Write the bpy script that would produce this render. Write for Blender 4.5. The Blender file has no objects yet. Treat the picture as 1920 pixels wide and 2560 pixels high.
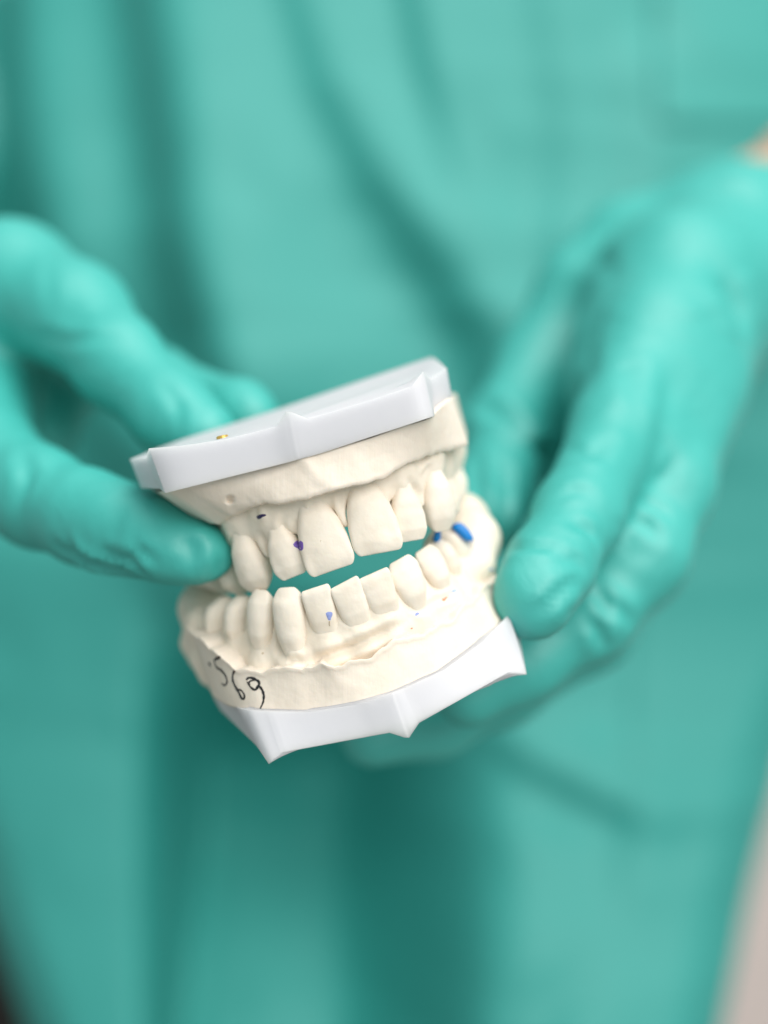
import bpy, math, random
import numpy as np
from mathutils import Vector, noise as mnoise
from mathutils.bvhtree import BVHTree

random.seed(4)
rng = np.random.default_rng(4)
scene = bpy.context.scene
COL = scene.collection

# ------------------------------------------------------------------ camera
FOC = 250.0                      # mm from the lens to the plane of focus
PPM = 14.0                       # photo pixels per mm in that plane
ZC = 1.15                        # height of the lens above the floor (m)
cam_d = bpy.data.cameras.new('camera')
cam = bpy.data.objects.new('camera', cam_d)
COL.objects.link(cam)
cam.location = (0, -FOC / 1000, ZC)
cam.rotation_euler = (math.radians(90), 0, 0)
cam_d.sensor_fit = 'HORIZONTAL'
cam_d.sensor_width = 24.0
cam_d.lens = 24.0 * FOC / (1920 / PPM)
cam_d.clip_start = 0.01
cam_d.clip_end = 50
cam_d.dof.use_dof = True
cam_d.dof.focus_distance = (FOC + 1.0) / 1000
cam_d.dof.aperture_fstop = 3.4
scene.camera = cam

# ------------------------------------------------------------------ light
world = bpy.data.worlds.new('World')
scene.world = world
world.use_nodes = True
bg = world.node_tree.nodes['Background']
bg.inputs[0].default_value = (0.86, 1.0, 0.97, 1)     # green tint added to the ambient so that shaded cloth stays teal
bg.inputs[1].default_value = 0.36

def area(name, loc, target, sx, sy, watts, col):
    d = bpy.data.lights.new(name, 'AREA')
    d.shape = 'RECTANGLE'
    d.size, d.size_y, d.energy, d.color = sx, sy, watts, col
    o = bpy.data.objects.new(name, d)
    COL.objects.link(o)
    o.location = loc
    o.rotation_euler = (Vector(target) - Vector(loc)).to_track_quat('-Z', 'Y').to_euler()
    return o

area('window_light', (1.0, -1.75, 2.3), (0, 0.1, ZC), 2.1, 1.6, 46, (1.0, 0.955, 0.915))
area('ceiling_light', (0.25, -0.35, 2.6), (0, 0.05, ZC), 1.0, 0.7, 11, (1.0, 0.98, 0.95))

scene.view_settings.view_transform = 'Standard'
scene.view_settings.look = 'None'
scene.view_settings.exposure = 0.29
scene.view_settings.gamma = 1.0
scene.render.engine = 'CYCLES'
scene.cycles.use_denoising = True

# ------------------------------------------------------------------ helpers
def P(u, v, y):
    """photo pixel + depth behind the plane of focus (mm) -> mm about the lens axis"""
    k = (FOC + y) / FOC / PPM
    return np.array([(u - 960) * k, y, (1280 - v) * k])

def W(p):
    return np.asarray(p, float) / 1000 + np.array([0, 0, ZC])

def empty(name, loc_mm, label=None, cat=None, group=None):
    o = bpy.data.objects.new(name, None)
    o.empty_display_size = 0.01
    COL.objects.link(o)
    o.location = W(loc_mm)
    if label: o['label'] = label
    if cat: o['category'] = cat
    if group: o['group'] = group
    return o

def origin_of(o):
    l = np.zeros(3)
    while o is not None:
        l += np.array(o.location)
        o = o.parent
    return l

def mesh_obj(name, verts_mm, faces, mat, parent=None, smooth=True):
    v = W(verts_mm)
    if parent is not None:
        v = v - origin_of(parent)
    me = bpy.data.meshes.new(name)
    if isinstance(faces, np.ndarray) and faces.ndim == 2:
        k = faces.shape[1]
        me.vertices.add(len(v)); me.vertices.foreach_set('co', v.astype(np.float32).ravel())
        me.loops.add(faces.size); me.loops.foreach_set('vertex_index', faces.astype(np.int32).ravel())
        me.polygons.add(len(faces))
        me.polygons.foreach_set('loop_start', np.arange(0, faces.size, k, dtype=np.int32))
        me.polygons.foreach_set('loop_total', np.full(len(faces), k, dtype=np.int32))
        me.update(calc_edges=True); me.validate()
    else:
        me.from_pydata([tuple(p) for p in v], [], faces)
        me.update()
    if smooth:
        me.polygons.foreach_set('use_smooth', np.ones(len(me.polygons), dtype=bool))
    me.materials.append(mat)
    o = bpy.data.objects.new(name, me)
    COL.objects.link(o)
    if parent is not None:
        o.parent = parent
    return o

def sharp(o, deg=35):
    try:
        o.data.set_sharp_from_angle(angle=math.radians(deg))
    except Exception:
        pass

def bevel(o, w_mm, seg=3, deg=25):
    m = o.modifiers.new('bevel', 'BEVEL')
    m.width = w_mm / 1000; m.segments = seg; m.limit_method = 'ANGLE'; m.angle_limit = math.radians(deg)
    m.harden_normals = False
    return m

def grid_faces(nr, nc, wrap=False):
    f = []
    for r in range(nr - 1):
        for c in range(nc if wrap else nc - 1):
            c2 = (c + 1) % nc
            f.append((r * nc + c, r * nc + c2, (r + 1) * nc + c2, (r + 1) * nc + c))
    return f

def resample(pts, n, smooth=0):
    pts = np.asarray(pts, float)
    d = np.r_[0, np.cumsum(np.linalg.norm(np.diff(pts, axis=0), axis=1))]
    t = np.linspace(0, d[-1], n)
    out = np.stack([np.interp(t, d, pts[:, k]) for k in range(pts.shape[1])], 1)
    for _ in range(smooth):
        out[1:-1] = (out[:-2] + 2 * out[1:-1] + out[2:]) / 4
    return out

def fbm(p, f, oct=3):
    return mnoise.fractal(Vector(p) * f, 1.0, 2.0, oct)

# ------------------------------------------------------------------ implicit surfaces
class SDF:
    def __init__(self, lo, hi, h):
        self.h = h; self.lo = np.array(lo, float)
        self.n = np.ceil((np.array(hi) - self.lo) / h).astype(int) + 1
        self.F = np.full(self.n, 50.0, np.float32)
    def box(self, pts, pad):
        pts = np.asarray(pts)
        a = np.clip(((pts.min(0) - pad - self.lo) / self.h).astype(int), 0, self.n - 1)
        b = np.clip(((pts.max(0) + pad - self.lo) / self.h).astype(int) + 2, 1, self.n)
        sl = tuple(slice(x, y) for x, y in zip(a, b))
        g = [(np.arange(x, y) * self.h + l).astype(np.float32) for x, y, l in zip(a, b, self.lo)]
        return sl, np.meshgrid(*g, indexing='ij')
    @staticmethod
    def cone(G, a, b, ra, rb):
        X, Y, Z = G
        ab = b - a; L2 = max(float(ab @ ab), 1e-6)
        t = ((X - a[0]) * ab[0] + (Y - a[1]) * ab[1] + (Z - a[2]) * ab[2]) / L2
        t = np.clip(t, 0, 1)
        dx = X - a[0] - t * ab[0]; dy = Y - a[1] - t * ab[1]; dz = Z - a[2] - t * ab[2]
        return np.sqrt(dx * dx + dy * dy + dz * dz) - (ra + (rb - ra) * t)
    @staticmethod
    def smin(a, b, k):
        if k <= 0: return np.minimum(a, b)
        h = np.maximum(k - np.abs(a - b), 0) / k
        return np.minimum(a, b) - h * h * k * 0.25
    def chain(self, pts, rad, k_in=4.0, k=4.0):
        """one limb: its segments blend by k_in, then it joins the rest with a fillet of k"""
        pts = [np.asarray(p, float) for p in pts]
        sl, G = self.box(pts, max(rad) + 12)
        d = None
        for i in range(len(pts) - 1):
            c = self.cone(G, pts[i], pts[i + 1], rad[i], rad[i + 1])
            d = c if d is None else self.smin(d, c, k_in)
        self.F[sl] = self.smin(self.F[sl], d, k)
    def ball(self, c, r, k=4.0, s=(1, 1, 1)):
        c = np.asarray(c, float)
        sl, G = self.box([c], max(r * max(s) + 12, 1))
        d = (np.sqrt(sum(((g - c[i]) / s[i]) ** 2 for i, g in enumerate(G))) - r) * min(s)
        self.F[sl] = self.smin(self.F[sl], d.astype(np.float32), k)
    def groove(self, pts, r, k=1.5):
        pts = [np.asarray(p, float) for p in pts]
        sl, G = self.box(pts, r + 6)
        d = None
        for i in range(len(pts) - 1):
            c = self.cone(G, pts[i], pts[i + 1], r, r)
            d = c if d is None else np.minimum(d, c)
        self.F[sl] = -self.smin(-self.F[sl], d, k)
    def mesh(self, relax=2):
        F = self.F; n = self.n; h = self.h
        S = F < 0
        c = [S[i:n[0] - 1 + i, j:n[1] - 1 + j, k:n[2] - 1 + k] for i in (0, 1) for j in (0, 1) for k in (0, 1)]
        cnt = sum(x.astype(np.int8) for x in c)
        act = (cnt > 0) & (cnt < 8)
        idx = -np.ones(act.shape, np.int64)
        cells = np.argwhere(act)
        idx[act] = np.arange(len(cells))
        acc = np.zeros((len(cells), 3)); num = np.zeros(len(cells))
        corners = [np.array((i, j, k)) for i in (0, 1) for j in (0, 1) for k in (0, 1)]
        for a in range(8):
            for b in range(a + 1, 8):
                d = corners[b] - corners[a]
                if np.abs(d).sum() != 1: continue
                pa = cells + corners[a]; pb = cells + corners[b]
                fa = F[pa[:, 0], pa[:, 1], pa[:, 2]]; fb = F[pb[:, 0], pb[:, 1], pb[:, 2]]
                m = (fa < 0) != (fb < 0)
                t = np.where(m, fa / np.where(m, fa - fb, 1), 0)
                acc[m] += (pa + t[:, None] * d)[m]; num[m] += 1
        V = acc / num[:, None]
        quads = []
        for ax in range(3):
            o1, o2 = [(1, 2), (2, 0), (0, 1)][ax]
            sl_a = [slice(1, n[q] - 1) for q in range(3)]; sl_b = list(sl_a)
            sl_a[ax] = slice(0, n[ax] - 1); sl_b[ax] = slice(1, n[ax])
            A = S[tuple(sl_a)]; B = S[tuple(sl_b)]
            e = np.argwhere(A != B)
            if len(e) == 0: continue
            flip = A[e[:, 0], e[:, 1], e[:, 2]]
            base = e.copy()
            for q in range(3):
                if q != ax: base[:, q] += 1
            def ci(d1, d2):
                p = base.copy(); p[:, o1] -= d1; p[:, o2] -= d2
                return idx[p[:, 0], p[:, 1], p[:, 2]]
            q = np.stack([ci(1, 1), ci(0, 1), ci(0, 0), ci(1, 0)], 1)
            q[~flip] = q[~flip][:, ::-1]
            quads.append(q)
        Q = np.concatenate(quads)
        for _ in range(relax):
            s = np.zeros_like(V); m = np.zeros(len(V))
            for a, b in ((0, 1), (1, 2), (2, 3), (3, 0)):
                for x, y in ((a, b), (b, a)):
                    np.add.at(s, Q[:, x], V[Q[:, y]]); np.add.at(m, Q[:, x], 1)
            V = 0.5 * V + 0.5 * s / np.maximum(m, 1)[:, None]
        return V * h + self.lo, Q

# ------------------------------------------------------------------ materials
def new_mat(name):
    m = bpy.data.materials.new(name); m.use_nodes = True
    return m, m.node_tree.nodes, m.node_tree.links, m.node_tree.nodes['Principled BSDF']

def node(ns, kind, **kw):
    n = ns.new(kind)
    for k, v in kw.items():
        setattr(n, k, v)
    return n

def plaster_mat(name, col, col2, lines=False, tint=None):
    m, ns, ln, b = new_mat(name)
    tc = node(ns, 'ShaderNodeTexCoord')
    n1 = node(ns, 'ShaderNodeTexNoise'); n1.inputs['Scale'].default_value = 160; n1.inputs['Detail'].default_value = 5
    ln.new(tc.outputs['Object'], n1.inputs['Vector'])
    r = node(ns, 'ShaderNodeValToRGB')
    r.color_ramp.elements[0].position = 0.35; r.color_ramp.elements[0].color = (*col2, 1)
    r.color_ramp.elements[1].position = 0.62; r.color_ramp.elements[1].color = (*col, 1)
    ln.new(n1.outputs['Fac'], r.inputs['Fac'])
    # pores: sparse tiny brown specks
    vo = node(ns, 'ShaderNodeTexVoronoi'); vo.inputs['Scale'].default_value = 210
    ln.new(tc.outputs['Object'], vo.inputs['Vector'])
    n3 = node(ns, 'ShaderNodeTexNoise'); n3.inputs['Scale'].default_value = 260; n3.inputs['Detail'].default_value = 2
    ln.new(tc.outputs['Object'], n3.inputs['Vector'])
    sm = node(ns, 'ShaderNodeMath', operation='LESS_THAN'); sm.inputs[1].default_value = 0.055
    ln.new(vo.outputs['Distance'], sm.inputs[0])
    sg = node(ns, 'ShaderNodeMath', operation='GREATER_THAN'); sg.inputs[1].default_value = 0.60
    ln.new(n3.outputs['Fac'], sg.inputs[0])
    mu = node(ns, 'ShaderNodeMath', operation='MULTIPLY'); ln.new(sm.outputs[0], mu.inputs[0]); ln.new(sg.outputs[0], mu.inputs[1])
    mx = node(ns, 'ShaderNodeMix', data_type='RGBA')
    mx.inputs['B'].default_value = (0.42, 0.27, 0.13, 1)
    ln.new(mu.outputs[0], mx.inputs['Factor']); ln.new(r.outputs['Color'], mx.inputs['A'])
    ln.new(mx.outputs['Result'], b.inputs['Base Color'])
    b.inputs['Roughness'].default_value = 0.58
    b.inputs['Specular IOR Level'].default_value = 0.3
    b.inputs['Subsurface Weight'].default_value = 0.12
    b.inputs['Subsurface Radius'].default_value = (1.0, 0.7, 0.45)
    b.inputs['Subsurface Scale'].default_value = 0.0012
    # relief: fine grain plus soft lumps
    n2 = node(ns, 'ShaderNodeTexNoise'); n2.inputs['Scale'].default_value = 900; n2.inputs['Detail'].default_value = 4
    ln.new(tc.outputs['Object'], n2.inputs['Vector'])
    n4 = node(ns, 'ShaderNodeTexNoise'); n4.inputs['Scale'].default_value = 330; n4.inputs['Detail'].default_value = 3
    ln.new(tc.outputs['Object'], n4.inputs['Vector'])
    ad = node(ns, 'ShaderNodeMath', operation='MULTIPLY_ADD'); ad.inputs[1].default_value = 2.2
    ln.new(n4.outputs['Fac'], ad.inputs[0]); ln.new(n2.outputs['Fac'], ad.inputs[2])
    bp = node(ns, 'ShaderNodeBump'); bp.inputs['Strength'].default_value = 0.22; bp.inputs['Distance'].default_value = 0.0003
    out = ad.outputs[0]
    if lines:
        mp = node(ns, 'ShaderNodeMapping'); mp.inputs['Rotation'].default_value = (0, math.radians(17), 0)
        mp.inputs['Scale'].default_value = (1.0, 0.6, 0.03)
        ln.new(tc.outputs['Object'], mp.inputs['Vector'])
        nl = node(ns, 'ShaderNodeTexNoise'); nl.inputs['Scale'].default_value = 1500; nl.inputs['Detail'].default_value = 2
        ln.new(mp.outputs[0], nl.inputs['Vector'])
        a2 = node(ns, 'ShaderNodeMath', operation='MULTIPLY_ADD'); a2.inputs[1].default_value = 0.9
        ln.new(nl.outputs['Fac'], a2.inputs[0]); ln.new(out, a2.inputs[2]); out = a2.outputs[0]
        bp.inputs['Strength'].default_value = 0.2
    ln.new(out, bp.inputs['Height']); ln.new(bp.outputs[0], b.inputs['Normal'])
    return m

PL_TOOTH = plaster_mat('plaster_tooth', (0.88, 0.80, 0.70), (0.85, 0.76, 0.65))
PL_GUM = plaster_mat('plaster_gum', (0.87, 0.785, 0.675), (0.83, 0.735, 0.62))
PL_BASE = plaster_mat('plaster_trimmed', (0.84, 0.75, 0.655), (0.81, 0.715, 0.615), lines=True)

m, ns, ln, b = new_mat('white_plastic'); PLASTIC = m
nz = node(ns, 'ShaderNodeTexNoise'); nz.inputs['Scale'].default_value = 45; nz.inputs['Detail'].default_value = 6; nz.inputs['Roughness'].default_value = .65
tcp = node(ns, 'ShaderNodeTexCoord'); ln.new(tcp.outputs['Object'], nz.inputs['Vector'])
mxp = node(ns, 'ShaderNodeMix', data_type='RGBA'); mxp.inputs['A'].default_value = (0.60, 0.60, 0.645, 1); mxp.inputs['B'].default_value = (0.68, 0.675, 0.71, 1)
ln.new(nz.outputs['Fac'], mxp.inputs['Factor']); ln.new(mxp.outputs['Result'], b.inputs['Base Color'])
b.inputs['Roughness'].default_value = 0.5
b.inputs['Subsurface Weight'].default_value = 0.8
b.inputs['Subsurface Radius'].default_value = (1.0, 1.0, 1.0)
b.inputs['Subsurface Scale'].default_value = 0.005
tc = node(ns, 'ShaderNodeTexCoord'); n1 = node(ns, 'ShaderNodeTexNoise'); n1.inputs['Scale'].default_value = 120; n1.inputs['Detail'].default_value = 4
ln.new(tc.outputs['Object'], n1.inputs['Vector'])
bp = node(ns, 'ShaderNodeBump'); bp.inputs['Strength'].default_value = 0.08; bp.inputs['Distance'].default_value = 0.0005
ln.new(n1.outputs['Fac'], bp.inputs['Height']); ln.new(bp.outputs[0], b.inputs['Normal'])

def plain(name, col, rough=0.6, metal=0.0, var=0.12, scale=300):
    m, ns, ln, b = new_mat(name)
    tc = node(ns, 'ShaderNodeTexCoord'); n1 = node(ns, 'ShaderNodeTexNoise'); n1.inputs['Scale'].default_value = scale
    ln.new(tc.outputs['Object'], n1.inputs['Vector'])
    mx = node(ns, 'ShaderNodeMix', data_type='RGBA')
    mx.inputs['A'].default_value = (*[c * (1 - var) for c in col], 1)
    mx.inputs['B'].default_value = (*[min(1, c * (1 + var)) for c in col], 1)
    ln.new(n1.outputs['Fac'], mx.inputs['Factor']); ln.new(mx.outputs['Result'], b.inputs['Base Color'])
    b.inputs['Roughness'].default_value = rough; b.inputs['Metallic'].default_value = metal
    return m

INK = plain('black_ink', (0.012, 0.012, 0.014), 0.4)
PURPLE = plain('purple_pencil', (0.17, 0.09, 0.42), 0.6, var=0.5, scale=2500)
DARKPUR = plain('dark_violet_ink', (0.03, 0.02, 0.09), 0.5)
PERI = plain('periwinkle_pencil', (0.27, 0.33, 0.66), 0.6, var=0.3, scale=2000)
PALEBLUE = plain('pale_blue_pencil', (0.42, 0.52, 0.68), 0.6, var=0.3, scale=2000)
ORANGE = plain('orange_pencil', (0.72, 0.22, 0.12), 0.6, var=0.3, scale=2000)
BLUEWAX = plain('blue_wax', (0.0, 0.21, 0.62), 0.35)
BRASS = plain('brass', (0.80, 0.52, 0.14), 0.38, metal=.75)
SKIN = plain('skin', (0.62, 0.36, 0.25), 0.5, scale=60)
WALL = plain('painted_wall', (0.90, 0.78, 0.75), 0.8, var=0.03, scale=3)
FLOOR = plain('vinyl_floor', (0.35, 0.30, 0.27), 0.5, var=0.1, scale=4)
DARKWOOD = plain('dark_lacquer', (0.012, 0.007, 0.006), 0.5, scale=8)

def glove_mat():
    m, ns, ln, b = new_mat('nitrile_glove')
    tc = node(ns, 'ShaderNodeTexCoord')
    n1 = node(ns, 'ShaderNodeTexNoise'); n1.inputs['Scale'].default_value = 45; n1.inputs['Detail'].default_value = 4
    ln.new(tc.outputs['Object'], n1.inputs['Vector'])
    mx = node(ns, 'ShaderNodeMix', data_type='RGBA')
    mx.inputs['A'].default_value = (0.026, 0.405, 0.362, 1)
    mx.inputs['B'].default_value = (0.042, 0.455, 0.412, 1)
    ln.new(n1.outputs['Fac'], mx.inputs['Factor']); ln.new(mx.outputs['Result'], b.inputs['Base Color'])
    b.inputs['Roughness'].default_value = 0.57
    b.inputs['Specular IOR Level'].default_value = 1.0
    b.inputs['Sheen Weight'].default_value = 0.0
    b.inputs['Sheen Roughness'].default_value = 0.5
    mp = node(ns, 'ShaderNodeMapping'); mp.inputs['Scale'].default_value = (1, 1, 1)
    ln.new(tc.outputs['Object'], mp.inputs['Vector'])
    w = node(ns, 'ShaderNodeTexNoise'); w.inputs['Scale'].default_value = 70; w.inputs['Detail'].default_value = 3; w.inputs['Distortion'].default_value = 1.2
    ln.new(mp.outputs[0], w.inputs['Vector'])
    bp = node(ns, 'ShaderNodeBump'); bp.inputs['Strength'].default_value = 0.22; bp.inputs['Distance'].default_value = 0.002
    ln.new(w.outputs['Fac'], bp.inputs['Height'])
    f = node(ns, 'ShaderNodeTexNoise'); f.inputs['Scale'].default_value = 1200
    ln.new(tc.outputs['Object'], f.inputs['Vector'])
    bp2 = node(ns, 'ShaderNodeBump'); bp2.inputs['Strength'].default_value = 0.12; bp2.inputs['Distance'].default_value = 0.0002
    ln.new(f.outputs['Fac'], bp2.inputs['Height']); ln.new(bp.outputs[0], bp2.inputs['Normal'])
    ln.new(bp2.outputs[0], b.inputs['Normal'])
    return m
GLOVE = glove_mat()

def gown_mat():
    m, ns, ln, b = new_mat('surgical_cloth')
    tc = node(ns, 'ShaderNodeTexCoord')
    n1 = node(ns, 'ShaderNodeTexNoise'); n1.inputs['Scale'].default_value = 12; n1.inputs['Detail'].default_value = 4
    ln.new(tc.outputs['Object'], n1.inputs['Vector'])
    mx = node(ns, 'ShaderNodeMix', data_type='RGBA')
    mx.inputs['A'].default_value = (0.022, 0.315, 0.283, 1)
    mx.inputs['B'].default_value = (0.030, 0.355, 0.322, 1)
    ln.new(n1.outputs['Fac'], mx.inputs['Factor']); ln.new(mx.outputs['Result'], b.inputs['Base Color'])
    b.inputs['Roughness'].default_value = 0.64
    b.inputs['Specular IOR Level'].default_value = 0.8
    b.inputs['Sheen Weight'].default_value = 0.0
    b.inputs['Sheen Roughness'].default_value = 0.4
    b.inputs['Sheen Tint'].default_value = (0.9, 1, 1, 1)
    wv = node(ns, 'ShaderNodeTexNoise'); wv.inputs['Scale'].default_value = 1400
    ln.new(tc.outputs['Object'], wv.inputs['Vector'])
    bp = node(ns, 'ShaderNodeBump'); bp.inputs['Strength'].default_value = 0.2; bp.inputs['Distance'].default_value = 0.0003
    ln.new(wv.outputs['Fac'], bp.inputs['Height']); ln.new(bp.outputs[0], b.inputs['Normal'])
    return m
GOWN = gown_mat()

# ------------------------------------------------------------------ the room behind
def box_mm(name, lo, hi, mat, parent=None, bev=0):
    x0, y0, z0 = lo; x1, y1, z1 = hi
    v = [(x0, y0, z0), (x1, y0, z0), (x1, y1, z0), (x0, y1, z0), (x0, y0, z1), (x1, y0, z1), (x1, y1, z1), (x0, y1, z1)]
    f = [(0, 3, 2, 1), (4, 5, 6, 7), (0, 1, 5, 4), (1, 2, 6, 5), (2, 3, 7, 6), (3, 0, 4, 7)]
    o = mesh_obj(name, v, f, mat, parent, smooth=False)
    if bev: bevel(o, bev, 2)
    return o

FLOOR_Z = -ZC * 1000
wall = box_mm('wall', (-2600, 2000, FLOOR_Z), (2600, 2100, 1500), WALL); wall['kind'] = 'structure'
floor = box_mm('floor', (-2600, -600, FLOOR_Z - 50), (2600, 2000, FLOOR_Z), FLOOR); floor['kind'] = 'structure'

cab = empty('cabinet', (-620, 1000, FLOOR_Z), 'dark brown cabinet far behind the gown at the lower left corner', 'cabinet')
box_mm('body', (-900, 820, FLOOR_Z), (-260, 1250, -90), DARKWOOD, cab, 4)
box_mm('cabinet_top', (-915, 800, -89.5), (-245, 1262, -62), DARKWOOD, cab, 4)
for k in range(2):
    d = box_mm('door', (-890 + k * 315, 799, FLOOR_Z + 80), (-583 + k * 315, 818, -100), DARKWOOD, cab, 3)
    hx = -610 if k == 0 else -548
    box_mm('handle', (hx - 5, 775, -320), (hx + 5, 798, -200), BRASS, d, 2)

CAMP = Vector((0, -FOC / 1000, ZC))
def hit(bv, u, v, lift):
    d = (Vector(W(P(u, v, 0))) - CAMP).normalized()
    loc, nrm, i, dist = bv.ray_cast(CAMP, d)
    if loc is None: return None
    if nrm.dot(d) > 0: nrm = -nrm
    p = loc + nrm * lift / 1000
    return (np.array(p) - np.array([0, 0, ZC])) * 1000, np.array(nrm)

def crease(V, Q, grooves, pad=14.0):
    tris = [tuple(q) for q in Q]
    bv = BVHTree.FromPolygons([Vector(W(v)) for v in V], tris)
    # a pressed line with a soft swell on either side (negative depth: a raised ridge)
    nrm = np.zeros_like(V)
    fn = np.cross(V[Q[:, 2]] - V[Q[:, 0]], V[Q[:, 3]] - V[Q[:, 1]])
    for k in range(4): np.add.at(nrm, Q[:, k], fn)
    nrm /= np.maximum(np.linalg.norm(nrm, axis=1), 1e-9)[:, None]
    D = np.zeros(len(V))
    for pts, depth, wid in grooves:
        L = []
        for q in resample(pts, 12, 1):
            hh = hit(bv, q[0], q[1], 0)
            if hh is not None: L.append(hh[0])
        if len(L) < 3: continue
        L = np.array(L)
        L = L[np.abs(L[:, 1] - np.median(L[:, 1])) < 18]
        if len(L) < 3: continue
        m_ = (np.abs(V - L.mean(0)) < (np.ptp(L, axis=0) / 2 + pad)).all(1)
        ids = np.where(m_)[0]
        L = resample(L, 40, 1)
        dist = np.sqrt(((V[ids][:, None, :] - L[None]) ** 2).sum(2))
        if len(ids) == 0: continue
        k = dist.argmin(1); dm = dist.min(1)
        taper = np.sin(np.clip((k + .5) / 40, 0, 1) * math.pi) ** .5
        D[ids] += taper * depth * (-np.exp(-(dm / wid) ** 2) + .55 * np.exp(-((dm - 2.1 * wid) / (1.1 * wid)) ** 2))
    V = V + nrm * D[:, None]
    return V

# ------------------------------------------------------------------ teeth
PROF = {
    #        t:  -.5   0    .25   .55   .8    1
    'inc':  dict(w=[.50, .64, .86, .98, 1.0, .96], f=[.30, .47, .55, .50, .42, .32], b=[-.5, -.5, -.40, -.12, .06, .12], tc=.84, cr=.24, n=3.2),
    'linc': dict(w=[.86, .92, .97, 1.0, 1.0, .99], f=[.34, .46, .51, .46, .39, .32], b=[-.5, -.5, -.40, -.15, .02, .08], tc=.87, cr=.17, n=3.5),
    'can':  dict(w=[.60, .70, .90, 1.0, .98, .84], f=[.32, .47, .57, .52, .42, .24], b=[-.5, -.5, -.46, -.32, -.14, .0], tc=.70, cr=.55, n=2.8),
    'lat':  dict(w=[.50, .62, .88, 1.0, .98, .86], f=[.30, .47, .56, .50, .40, .27], b=[-.5, -.5, -.40, -.14, .04, .10], tc=.76, cr=.34, n=3.0),
    'pm':   dict(w=[.64, .74, .92, 1.0, .96, .76], f=[.35, .44, .53, .51, .42, .22], b=[-.5, -.5, -.52, -.50, -.42, -.25], tc=.68, cr=.55, n=2.4),
    'mol':  dict(w=[.75, .86, .96, 1.0, .96, .82], f=[.40, .46, .52, .50, .42, .28], b=[-.5, -.5, -.52, -.50, -.45, -.34], tc=.72, cr=.36, n=3.0),
}
TK = [-.5, 0, .25, .55, .8, 1]

def tooth(parent, N, E, wpx, face, kind, th, ridge=0.10, seed=0, skew=0.0):
    N = P(*N); E = P(*E)
    w = wpx / PPM * (FOC + (N[1] + E[1]) / 2) / FOC
    a = E - N; L = np.linalg.norm(a); a /= L
    f0 = np.array([math.sin(math.radians(face)), -math.cos(math.radians(face)), 0])
    f = f0 - a * (a @ f0); f /= np.linalg.norm(f)
    l = np.cross(a, f)
    pr = PROF[kind]; nt, na = 40, 44
    ts = np.r_[np.linspace(-.5, .7, 24), .7 + .3 * np.sin(np.linspace(0.06, 1, 16) * math.pi / 2)]
    th_a = np.linspace(0, 2 * math.pi, na, endpoint=False)
    c, s = np.cos(th_a), np.sin(th_a)
    e = 2 / pr['n']
    cx = np.sign(c) * np.abs(c) ** e; sy = np.sign(s) * np.abs(s) ** e
    V = []
    for t in ts:
        hw = w / 2 * np.interp(t, TK, pr['w']); ff = th * np.interp(t, TK, pr['f']); bb = th * np.interp(t, TK, pr['b'])
        mid, half = (ff + bb) / 2, (ff - bb) / 2
        if t > pr['tc']:
            q = min((t - pr['tc']) / (1 - pr['tc']), 1)
            k = 1 - math.sqrt(max(0, 1 - q * q))
            hw *= 1 - pr['cr'] * k
            half *= 1 - .75 * k
        x = hw * cx; y = mid + half * sy
        # faint vertical lobes on the labial face
        if kind in ('inc', 'linc', 'lat', 'can'):
            y = y + np.where(sy > 0, ridge * np.cos(x / (w / 2) * math.pi * 1.55) * max(0, min(1, (t - .1) / .5)) * sy, 0)
        tt = t + skew * (x / w) * max(0, t)
        pts = N + np.outer(tt * L, a) + np.outer(x, l) + np.outer(y, f)
        V.append(pts)
    V = np.array(V).reshape(-1, 3)
    for i in range(len(V)):
        p = V[i] + seed * 17.3
        d = 0.07 * fbm(p, 0.3, 2) + 0.02 * fbm(p, 1.3, 2)
        V[i] = V[i] + f * d + a * 0.6 * d
    F = grid_faces(nt, na, True)
    top = len(V); V = np.vstack([V, V[-na:].mean(0), V[:na].mean(0)])
    for i in range(na):
        F.append(((nt - 1) * na + i, (nt - 1) * na + (i + 1) % na, top))
        F.append(((i + 1) % na, i, top + 1))
    o = mesh_obj('tooth', V, F, PL_TOOTH, parent)
    return dict(face=face, N=N, E=E, a=a, f=f, l=l, w=w, th=th, L=L, o=o)

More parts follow.
